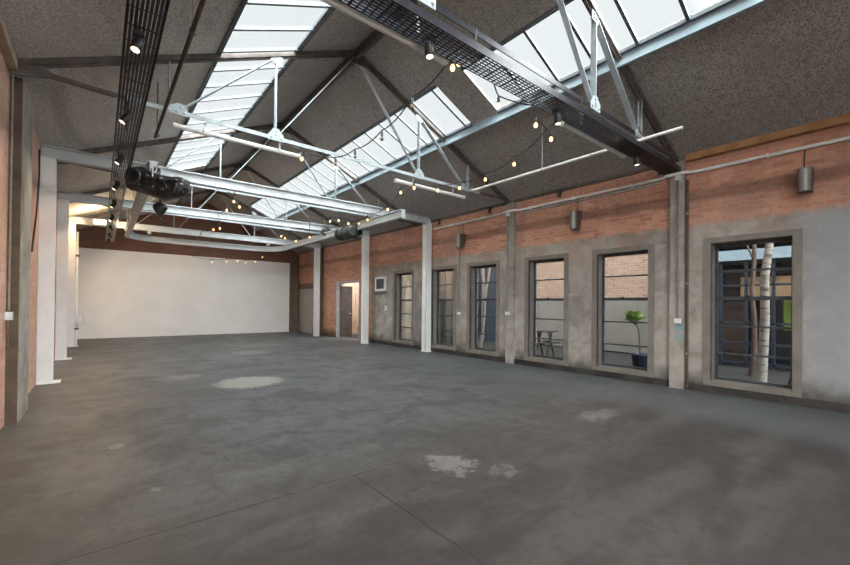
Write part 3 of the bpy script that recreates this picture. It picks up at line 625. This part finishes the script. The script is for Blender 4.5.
# drive on the window side of the track
r = thing('hoist_drive_motor', 'dark green cylindrical motor on the track by the window wall', 'motor', (5.83, 10.6, 3.5))
part('motor_body', MB().lathe((5.66, 10.25, 3.52), [(.12, 0), (.16, .02), (.165, .1), (.165, .62), (.14, .68), (.06, .7)], 20, (.12, 1, .04)), 'motor_green', r)
for k in range(6): part('cooling_ring', MB().lathe((5.66 + .012 * k, 10.35 + .08 * k, 3.522), [(.165, 0), (.185, .004), (.185, .022), (.165, .026)], 20, (.12, 1, .04)), 'motor_green', r)
part('gear_head', MB().lathe((5.68, 10.95, 3.54), [(.10, 0), (.19, .02), (.19, .20), (.15, .26), (.08, .27)], 20, (.12, 1, .04)), 'hoist', r)
part('trolley_plate', MB().box(5.72, 5.735, 10.2, 11.1, 3.45, 3.76).box(5.92, 5.935, 10.2, 11.1, 3.45, 3.76), 'hoist', r)
for y in (10.4, 10.9): part('trolley_wheel', MB().lathe((5.735, y, 3.60), [(.05, 0), (.05, .03), (.03, .035)], 14, (1, 0, 0)), 'galv', r)
r = thing('beam_motor', 'small round black motor at the end of the second goalpost beam', 'motor', (5.86, 12.45, 3.84))
part('motor_body', MB().lathe((5.86, 12.40, 3.84), [(.10, 0), (.14, .02), (.15, .06), (.15, .2), (.10, .24)], 18, (0.2, 1, 0)), 'hoist', r)
part('end_bell', MB().lathe((5.86, 12.36, 3.84), [(.03, 0), (.07, .01), (.08, .04)], 16, (0.2, 1, 0)), 'hoist', r)

# ================================================================== cable trays and spotlights
def tray(along, a0, a1, c0, c1, zb, label, hs=.075, solid=None):
    o = thing('cable_tray', label, 'cable tray', ((a0 + a1) / 2, (c0 + c1) / 2, zb) if along == 'x' else ((c0 + c1) / 2, (a0 + a1) / 2, zb), 'black perforated cable trays')
    def bx(mb, p0, p1, q0, q1, z0, z1):
        return mb.box(p0, p1, q0, q1, z0, z1) if along == 'x' else mb.box(q0, q1, p0, p1, z0, z1)
    b_ = MB(); n = 9
    bw = .0065 if along == 'x' else .0105
    for k in range(n):
        c = c0 + (c1 - c0) * k / (n - 1); bx(b_, a0, a1, c - bw, c + bw, zb, zb + .006)
    k = 0; a = a0
    while a < a1:
        w = .02 if k % 4 == 0 else .012
        bx(b_, a, a + w, c0, c1, zb + .001, zb + .005); a += .062 if along == 'x' else .248; k += 1
    if solid: bx(b_, solid[0], solid[1], c0, c1, zb + .006, zb + .012)
    part('perforated_base', b_, 'black_tray', o)
    for c in (c0, c1): part('side_rail', bx(MB(), a0, a1, c - .004, c + .004, zb, zb + hs), 'black_tray', o)
    a = a0 + .4
    while a < a1:
        h = MB()
        if along == 'x': h.tube([(a, (c0 + c1) / 2, zb + .01), (a, (c0 + c1) / 2, TZ - .03)], .006, 6)
        else: h.tube([((c0 + c1) / 2, a, zb + .01), ((c0 + c1) / 2, a, TZ if False else roof_z((c0 + c1) / 2) - .02)], .006, 6)
        part('hanger_rod', h, 'black', o); a += 1.85
    return o
TRZ = 3.65
tray('x', .42, 7.42, 2.44, 2.69, TRZ, 'black perforated tray hung across the hall under the first truss', solid=(5.45, 7.42))
LZ = 3.62
tray('y', -3.0, 18.6, .135, .365, LZ, 'black perforated tray running the length of the hall by the brick wall')
def spotlight(x, y, z, lit, tilt, label, group, power=22.0):
    r = thing('spotlight', label, 'spotlight', (x, y, z), group)
    part('bracket', MB().box(x - .04, x + .04, y - .04, y + .04, z - .035, z).tube([(x, y, z - .03), (x, y, z - .075)], .01, 8), 'black', r)
    d = Vector(tilt).normalized(); p = Vector((x, y, z - .075))
    bd = part('lamp_body', MB().lathe(p - d * .05, [(.026, 0), (.038, .01), (.040, .04), (.040, .135), (.032, .14)], 16, d), 'black', r)
    if lit:
        ld = bpy.data.lights.new('spotlight_light', 'SPOT'); ld.energy = power; ld.color = (1.0, 0.80, 0.58); ld.spot_size = math.radians(100); ld.spot_blend = 1.0; ld.shadow_soft_size = 0.035
        lo = bpy.data.objects.new('spotlight_light', ld); COL.objects.link(lo); lo.parent = bd; lo.location = p + d * .13 - world_loc(bd); lo.rotation_euler = d.to_track_quat('-Z', 'Y').to_euler()
    part('lens', MB().lathe(p + d * .084, [(.031, 0), (.031, .006), (.01, .012)], 14, d), 'spot_lens' if lit else 'grille', bd)
    return r
ORD = ['first', 'second', 'third', 'fourth', 'fifth', 'sixth', 'seventh', 'eighth', 'ninth']
for i, y in enumerate((4.04, 5.75, 7.5, 9.25, 11.04, 12.82, 14.6, 16.3, 17.9)):
    spotlight(.22, y, LZ, True, (-.25, -.30, -1) if i == 0 else (-.6, -.1, -1) if i < 6 else (.55, 1, -.75), '%s spotlight down the tray by the brick wall, counted from the camera' % ORD[i], 'spotlights on the long tray', 60.0 if i < 6 else 45.0)
for i, x in enumerate((2.12, 4.03, 6.08)):
    spotlight(x, 2.58, TRZ, True, (.02, -.12, -1), ['lit spotlight on the cross-room tray under the ridge', 'lit spotlight on the cross-room tray beneath the rooflight', 'lit spotlight near the window wall end of the cross-room tray'][i], 'spotlights on the cross-room tray')
# small black fittings under the eaves of the window wall
for i, y in enumerate((8.88, 6.9, 4.9, 2.87)):
    spotlight(XR - .10, y, 3.94, False, (-.15, 0, -1), 'small unlit black eaves spotlight %s pilaster' % ['by the first steel column before any', 'just past the second', 'between the first and second', 'close to the birch'][i], 'small eaves spotlights')

# ================================================================== festoon lights
def festoon(pts, label, sag=.12):
    p0 = Vector(pts[0][:3]); r = thing('festoon_lights', label, 'string lights', p0, 'festoon light strings')
    line = []
    for i in range(len(pts) - 1):
        a, c = Vector(pts[i][:3]), Vector(pts[i + 1][:3]); s_ = min(sag, (c - a).length * .06)
        for k in range(6):
            t = k / 6; line.append(a.lerp(c, t) - Vector((0, 0, s_ * 4 * t * (1 - t))))
    line.append(Vector(pts[-1][:3]))
    part('cable', MB().tube(line, .0085, 6), 'black', r)
    for p in pts:
        if p[3] == 0: continue
        x, y, z = p[:3]
        bl = part('bulb', MB().lathe((x, y, z - .16), [(.004, .008), (.017, .014), (.025, .030), (.025, .044), (.016, .065), (.013, .075)], 10), 'bulb' if p[3] == 1 else 'bulb_dim', r, None if p[3] == 1 else 'unlit dark bulb')
        part('socket', MB().lathe((x, y, z - .088), [(.016, 0), (.018, .01), (.018, .06), (.008, .088)], 10), 'black', bl)
ZB = 3.88
def B(x, y, lit=1, dz=0.0): return (x, y, ZB + dz, lit)
festoon([(2.45, 2.694, 3.715, 0), B(2.69, 2.9), B(2.86, 3.785, 2), B(3.08, 4.78, 2), B(3.13, 5.64, 2), B(3.05, 6.16, 2), B(2.52, 6.30), (2.3, 6.34, 3.97, 0)], 'festoon string from the cross-room tray to the next truss below the ridge')
festoon([(2.62, 2.694, 3.715, 0), B(2.68, 2.80), (3.1, 2.75, 3.80, 0), B(3.62, 3.10), (3.95, 2.694, 3.715, 0)], 'short sagging festoon string along the cross-room tray')
festoon([(4.2, 2.694, 3.715, 0), B(4.38, 3.12), B(4.91, 3.24), B(4.50, 2.78), (4.9, 3.3, 3.93, 0), B(5.32, 4.21), B(5.56, 5.07), B(5.58, 5.78), B(5.36, 6.19), B(4.88, 6.366), B(4.87, 6.81), B(5.5, 8.24), (5.7, 9.3, 3.88, 0)], 'festoon string along the window side between the tray and the first frame')
festoon([(5.7, 9.5, 4.09, 0), B(5.75, 9.62), B(5.80, 10.18), B(5.60, 10.44), B(5.19, 10.25), B(5.05, 10.50), (4.9, 11.6, 4.0, 0), B(5.72, 13.5), B(4.89, 13.97), B(5.14, 14.31), B(5.69, 14.69), (5.6, 16.6, 3.96, 0)], 'festoon string over the dark green motor')
festoon([(2.3, 9.5, 4.09, 0), B(2.38, 9.96), B(2.62, 10.43), B(2.47, 11.02), (2.6, 12.6, 4.0, 0), B(2.91, 13.84), B(2.80, 14.21), (2.8, 16.0, 3.98, 0), B(2.85, 18.14), B(3.25, 18.28), (3.4, 19.995, 3.98, 0)], 'festoon string under the ridge behind the first white frame')
festoon([(2.9, 19.995, 3.55, 0), (3.764, 19.3, 3.31, 1), (4.342, 19.3, 3.38, 1), (4.80, 19.3, 3.44, 1), (5.143, 19.3, 3.39, 1), (5.553, 19.3, 3.47, 1), (5.88, 19.3, 3.70, 1), (6.6, 19.995, 3.8, 0)], 'festoon string hanging low in front of the white board')

# ================================================================== pipes along the roof
r = thing('ceiling_pipe', 'pale pipe running between the first two trusses on the window side', 'pipe', (6.24, 4.2, 3.9))
part('pipe', MB().tube([(6.24, 2.03, 3.9), (6.24, 6.12, 3.9)], .024, 10), 'conduit', r)
for y in (2.66, 4.3, 6.08): part('pipe_clip', MB().lathe((6.24, y - .02, 3.9), [(.034, 0), (.034, .04)], 10, (0, 1, 0)).box(6.232, 6.248, y - .008, y + .008, 3.92, 3.98 if y != 4.3 else roof_z(6.24)), 'galv', r)
r = thing('ceiling_pipe', 'rusty brown pipe above the long tray by the brick wall', 'pipe', (.63, 4.2, 3.9))
part('pipe', MB().tube([(.65, -2.0, 3.9), (.62, 7.25, 3.9)], .021, 10), 'brown_pipe', r)
for y in (1.0, 4.2, 7.15): part('pipe_clip', MB().lathe((.635, y - .02, 3.9), [(.031, 0), (.031, .03)], 10, (0, 1, 0)).box(.627, .643, y - .008, y + .008, 3.92, roof_z(.635)), 'rafter', r)

# ================================================================== window wall services
r = thing('conduit_run', 'white conduit fixed along the brick above all the windows', 'conduit', (XR - .04, 4.5, 3.71))
cx = XR - .045
part('pipe', MB().tube([(cx, -3, 3.71), (cx, 2.38, 3.71), (XR - .13, 2.45, 3.71), (XR - .13, 2.77, 3.71), (cx, 2.84, 3.71), (cx, 6.02, 3.71), (XR - .13, 6.09, 3.71), (XR - .13, 6.42, 3.71), (cx, 6.49, 3.71), (cx, 9.2, 3.70)], .027, 10), 'conduit', r)
part('pipe', MB().tube([(cx, 2.9, 3.64), (cx, 6.0, 3.64)], .018, 8), 'galv', r, 'thinner grey pipe below the white one')
for y in (-1, .3, 1.4, 3.4, 4.6, 5.7, 7.2, 8.4): part('saddle_clip', MB().box(XR - .075, XR, y - .015, y + .015, 3.678, 3.742), 'conduit', r)
def drop(x, y, z0, z1, label, box):
    r = thing('conduit_drop', label, 'conduit', (x, y, z0), 'vertical conduits on the window wall')
    part('pipe', MB().tube([(x, y, z0 + .09), (x, y, z1)], .013, 8), 'pipe_grey', r)
    part('socket_box', MB().box(x - .03, x + .03, y - .045, y + .045, z0, z0 + .08), 'plastic', r)
    for z in (z0 + .8, z1 - .4): part('saddle_clip', MB().box(x - .016, x + .02, y - .03, y + .03, z, z + .02), 'pipe_grey', r)
    if box: part('junction_box', MB().box(x - .035, x + .03, y - .04, y + .04, z1 - .08, z1), 'plastic', r)
drop(XR - .12, 2.58, 1.13, 3.68, 'conduit with socket box on the pilaster beside the birch window', True)
drop(XR - .12, 6.29, 1.18, 3.68, 'conduit with socket box on the pilaster beside the table window', True)
drop(XR - .03, 8.08, 1.14, 3.68, 'conduit with socket box just before the first steel column', False)
r = thing('downpipe', 'dark thin pipe in the corner of the pilaster by the birch window', 'pipe', (XR - .03, 2.46, 0))
part('pipe', MB().tube([(XR - .035, 2.465, .02), (XR - .035, 2.465, 3.6)], .022, 8), 'brown_pipe', r)
for z in (.6, 1.8, 3.0): part('saddle_clip', MB().box(XR - .065, XR, 2.455, 2.475, z, z + .03), 'galv', r)

def speaker(y, zt, zb, label):
    r = thing('wall_speaker', label, 'speaker', (XR - .1, y, zb), 'tapered wall speakers')
    # wedge cabinet, deeper at the top; the narrow front faces the room
    xw, w, z0, z1 = XR - .03, .075, zb, zt
    vs = [(XR - .11, y - w, z0), (XR - .11, y + w, z0), (XR - .235, y + w, z0), (XR - .235, y - w, z0), (xw, y - w, z1), (xw, y + w, z1), (XR - .245, y + w, z1), (XR - .245, y - w, z1)]
    part('cabinet', MB().add(vs, [(0, 1, 2, 3), (4, 5, 6, 7), (0, 1, 5, 4), (1, 2, 6, 5), (2, 3, 7, 6), (3, 0, 4, 7)]), 'speaker', r)
    part('front_grille', MB().tube([(XR - .235, y, z0 + .012), (XR - .243, y, z1 - .012)], .07, 16), 'grille', r)
    part('wall_bracket', MB().box(xw - .03, XR, y - .03, y + .03, (z0 + z1) / 2 - .06, (z0 + z1) / 2 + .06), 'black', r)
    part('cable', MB().tube([(xw - .03, y + .02, z1), (XR - .025, y + .03, z1 + .12), (XR - .015, y + .02, 3.69)], .007, 6), 'black', r)
speaker(.97, 3.37, 3.03, 'bronze tapered speaker high on the brick beyond the birch window')
speaker(4.48, 3.40, 3.0, 'grey tapered speaker on the brick between the plant and table windows')
speaker(7.92, 3.37, 2.98, 'grey tapered speaker on the brick close to the first steel column')
r = thing('wall_panel', 'white framed dark panel on the render near the open doorway', 'wall panel', (XR - .04, 12.1, 1.9))
part('frame', MB().box(XR - .07, XR, 11.80, 11.86, 1.90, 2.40).box(XR - .07, XR, 12.38, 12.44, 1.90, 2.40).box(XR - .07, XR, 11.86, 12.38, 1.90, 1.97).box(XR - .07, XR, 11.86, 12.38, 2.33, 2.40), 'plastic', r)
part('screen', MB().box(XR - .055, XR - .01, 11.86, 12.38, 1.97, 2.33), 'dark_steel', r)
part('shelf_ledge', MB().box(XR - .12, XR, 11.78, 12.40, 1.84, 1.875), 'grille', r)
r = thing('light_switch', 'small white switch on the render below the framed panel', 'switch', (XR - .01, 11.8, 1.22))
part('back_box', MB().box(XR - .035, XR, 11.75, 11.87, 1.21, 1.36), 'plastic', r); part('rocker', MB().box(XR - .043, XR - .035, 11.78, 11.84, 1.25, 1.32), 'grille', r)

# ================================================================== brick wall services
r = thing('conduit_drop', 'thin grey conduit with switch box beside the dark pilaster', 'conduit', (XL + .03, 6.44, 1.2))
part('pipe', MB().tube([(XL + .025, 6.45, 1.3), (XL + .025, 6.45, 3.95)], .012, 8), 'pipe_grey', r)
part('switch_box', MB().box(XL, XL + .06, 6.41, 6.49, 1.19, 1.28), 'galv', r)
part('lower_pipe', MB().tube([(XL + .025, 6.41, .9), (XL + .025, 6.41, 1.18)], .012, 8), 'timber_dark', r)
tag(part('hanging_cable', MB().tube([(XL + .02, 9.1, 3.9), (XL + .03, 9.05, 3.5), (XL + .03, 8.9, 3.1), (XL + .035, 8.65, 2.7), (XL + .03, 8.45, 2.4), (XL + .02, 8.40, 2.15)], .013, 6), 'black'), 'loose black cable hanging down the pinkish brick', 'cable')
r = thing('downpipe', 'grey pipe pair strapped to the brick wall near the white board', 'pipe', (XL + .1, 17.4, 0))
for x, y in ((XL + .10, 17.3), (XL + .22, 17.35)): part('pipe', MB().tube([(x, y, .0), (x, y, 3.7)], .045, 10), 'conduit', r)
for z in (.5, 2.9): part('strap', MB().box(XL, XL + .29, 17.27, 17.40, z, z + .05), 'brown_pipe', r)
r = thing('electrical_box', 'grey metal switch box on pipes near the white board', 'electrical box', (XL + .2, 17.1, .66))
part('enclosure', MB().box(XL, XL + .42, 17.0, 17.24, .68, .96), 'galv', r); part('cover', MB().box(XL + .02, XL + .40, 16.985, 17.0, .70, .94), 'galv', r)
part('cable_gland', MB().tube([(XL + .1, 17.12, .60), (XL + .1, 17.12, .68)], .03, 8), 'black', r)
r = thing('flood_lamp', 'white box flood lamp glowing near the roof by the white board', 'lamp', (-.05, 16.35, 4.0))
part('housing', MB().box(-.17, .13, 16.25, 16.45, 3.86, 4.0), 'plastic', r)
part('lens', MB().box(-.16, .12, 16.242, 16.25, 3.87, 3.99), 'flood_lens', r)
fl = bpy.data.lights.new('flood_lamp_light', 'POINT'); fl.energy = 120.0; fl.color = (1.0, 0.76, 0.45); fl.shadow_soft_size = 0.06
flo = bpy.data.objects.new('flood_lamp_light', fl); COL.objects.link(flo); flo.parent = r; flo.location = Vector((-.02, 16.0, 3.93)) - world_loc(r)

# ================================================================== courtyard
struct('ground', MB().box(XR + .3, 40, -25, 40, -.3, -.02), 'yard_floor', 'dark paved courtyard ground')
struct('bounce_pavement', MB().box(-25, XL - .3, -25, 40, -.3, -.02).box(XL - .3, XR + .3, -25, YB, -.3, -.02), 'apron', 'unseen pale ground added to bounce daylight in at the open end')  # unseen ground, paler than the courtyard to bounce light onto the roof
struct('wall_courtyard', MB().box(12.6, 12.9, 4.1, 30, -.05, 5.2), 'brick_yard', 'brick wall across the courtyard')
r = thing('courtyard_fence', 'grey ribbed fence panel along the courtyard brick wall', 'fence', (12.3, 7.0, 0))
part('panel', MB().box(12.48, 12.54, 4.2, 10.6, .02, 1.66), 'fence', r)
for y in (4.25, 10.55): part('post', MB().box(12.44, 12.58, y - .05, y + .05, 0, 1.70), 'fence', r)
r = thing('courtyard_fence', 'grey fence panel far down the courtyard beyond the navy cabin', 'fence', (12.5, 13.8, 0))
part('panel', MB().box(12.48, 12.54, 12.3, 15.4, .02, 1.66), 'fence', r)
for y in (12.35, 15.35): part('post', MB().box(12.44, 12.58, y - .05, y + .05, 0, 1.70), 'fence', r)
# navy framed building opposite the birch window
r = thing('courtyard_building', 'navy steel framed glazed building behind the birch trunk', 'building', (12, 2.2, 0))
part('back_wall', MB().box(13.2, 13.4, -3, 4.1, 0, 4.6), 'dark_glass', r)
part('tan_reflection', MB().box(12.3, 12.4, 1.75, 2.72, 1.64, 2.16), 'reflected_brick', r)  # panel standing in for an orange brick wall reflected in the panes
part('roof_edge', MB().box(11.9, 13.4, -3, 4.1, 2.55, 2.80), 'kerb_blue', r)  # light from the sky put into this beam's pale blue
part('upper_wall', MB().box(12.2, 13.4, -3, 4.1, 3.0, 4.6), 'fence', r)
for y in (-2.9, -1.6, -.3, .9, 1.55, 2.05, 2.55, 3.05, 3.6, 4.05): part('mullion', MB().box(12.0, 12.08, y - .03, y + .03, 0, 2.75), 'navy', r)
for z in (.08, .55, 1.05, 1.62, 1.95, 2.3): part('transom', MB().box(12.0, 12.07, -3, 4.1, z - .025, z + .025), 'navy', r)
part('shutter', MB().box(12.3, 12.36, 2.6, 3.7, 0, 1.55), 'door_dark', r)
part('hedge_panel', MB().box(12.2, 12.26, 1.45, 1.9, .9, 1.6), 'leaf', r, 'green panel of leaves')
def birch(base, top, r0, label, twigs, bark='birch'):
    b0, b1 = Vector(base), Vector(top); t = thing('birch_tree', label, 'tree', base, 'birches in the courtyard')
    pts = [b0.lerp(b1, k / 7) + Vector((.02 * math.sin(k * 1.7), .025 * math.cos(k * 2.1), 0)) for k in range(8)]
    part('trunk', MB().tube(pts, [r0 * 1.5] + [r0 * (1 - .06 * k) for k in range(1, 8)], 14), bark, t)
    for (k, d) in twigs:
        p = pts[k]; q = p + Vector(d)
        part('branch', MB().tube([p, p.lerp(q, .5) + Vector((0, 0, .08)), q], [r0 * .4, r0 * .3, r0 * .15], 8), bark, t)
birch((9.8, 1.86, -.03), (9.8, 1.66, 4.6), .082, 'thick mottled birch trunk behind the window nearest the camera', [(6, (0, -.4, .7))])
birch((10.6, 2.12, -.03), (10.7, 2.16, 4.2), .05, 'thin dark birch stem just behind the thick trunk', [(4, (.2, .3, .6))], 'stem')
birch((9.4, 1.38, -.03), (9.5, 1.30, 1.5), .03, 'slim low birch sapling beside the thick trunk', [(4, (.1, .12, .3))], 'stem')
birch((10.1, 9.38, -.03), (10.1, 8.75, 4.4), .05, 'white leaning birch stem behind the fourth window', [(3, (.0, .3, .9))])
birch((10.6, 8.75, -.03), (10.6, 8.72, 4.4), .055, 'upright white birch stem behind the fourth window', [(4, (.1, -.3, .7))])
part_w = thing('courtyard_cabin', 'dark navy timber cabin behind the fourth window', 'cabin', (11.8, 11, 0))
part('wall', MB().box(11.9, 12.55, 10.7, 12.1, 0, 4.4), 'navy', part_w)
for y in (10.9, 11.4, 11.9): part('batten', MB().box(11.86, 11.9, y - .06, y + .06, 0, 4.4), 'fence', part_w)
# picnic table
r = thing('picnic_table', 'small weathered picnic table outside the third window', 'table', (9.6, 6.35, 0))
part('tabletop', MB().box(9.3, 9.8, 6.2, 6.72, .70, .73), 'table_wood', r)
for y in (6.28, 6.64): part('leg_frame', MB().bar((9.36, y, .0), (9.62, y, .70), .03, .04, (0, 1, 0)).bar((9.74, y, .0), (9.48, y, .70), .03, .04, (0, 1, 0)).bar((9.15, y, .38), (9.98, y, .38), .03, .04, (0, 1, 0)), 'table_wood', r)
for x in (9.10, 9.84): part('bench_board', MB().box(x, x + .18, 6.2, 6.72, .40, .425), 'table_wood', r)
# potted plant
px, py = 9.82, 4.06
r = thing('potted_plant', 'broad leaved plant in a navy pot outside the second window', 'plant', (px, py, 0))
pot = part('pot', MB().lathe((px, py, -.02), [(.13, 0), (.15, .02), (.185, .28), (.195, .30), (.195, .33), (.17, .33), (.165, .28)], 24), 'pot', r)
part('soil', MB().lathe((px, py, .26), [(.02, 0), (.165, 0), (.165, .02), (.02, .03)], 20), 'soil', pot)
top = Vector((px - .02, py + .12, 1.08))
part('stem', MB().tube([(px, py, .28), (px + .02, py + .02, .6), (px - .01, py + .03, .85), top], [.018, .015, .013, .011], 8), 'stem', r)
def leaf(base, d, ln, w):
    base, d = Vector(base), Vector(d).normalized(); side = d.cross(Vector((0, 0, 1))).normalized(); up = side.cross(d).normalized()
    vs = []; fs = []; n = 7
    for i in range(n + 1):
        t = i / n; hw = w * math.sin(math.pi * min(1, t * .93 + .05)) ** .7 if 0 < i < n else .006
        c = base + d * (ln * t) + up * (.10 * ln * math.sin(t * 2.6)) - Vector((0, 0, .22 * ln * t * t))
        for q, dz in ((-1, .02), (0, 0), (1, .02)): vs.append(c + side * (hw * q) + up * dz * abs(q) * 1.5)
        for q, dz in ((-1, .02), (0, 0), (1, .02)): vs.append(c + side * (hw * q) + up * (dz * abs(q) * 1.5 - .005))
    for i in range(n):
        o = i * 6
        fs += [(o, o + 1, o + 7, o + 6), (o + 1, o + 2, o + 8, o + 7), (o + 3, o + 9, o + 10, o + 4), (o + 4, o + 10, o + 11, o + 5), (o, o + 6, o + 9, o + 3), (o + 2, o + 5, o + 11, o + 8)]
    return MB().add(vs, fs, True)
for k in range(10):
    a = k * 2.4
    part('leaf', leaf((px - .02, py + .13, .98 + .012 * k), (math.cos(a), math.sin(a), .45 + .16 * k), .31 + .02 * (k % 4), .155 + .012 * (k % 3)), 'leaf', r)
# parasol seen through the far window
r = thing('parasol', 'white canvas parasol outside the window by the boxed panel', 'parasol', (11.0, 14.6, 0))
part('pole', MB().tube([(11, 14.6, -.02), (11, 14.6, 2.75)], .025, 10), 'table_wood', r)
part('canopy', MB().lathe((11, 14.6, 2.15), [(1.5, 0), (1.1, .22), (.6, .45), (.05, .62), (.02, .60), (.6, .42), (1.1, .19), (1.48, -.02)], 8), 'canvas', r)
part('foot', MB().lathe((11, 14.6, -.02), [(.28, 0), (.28, .05), (.05, .1)], 16), 'table_wood', r)
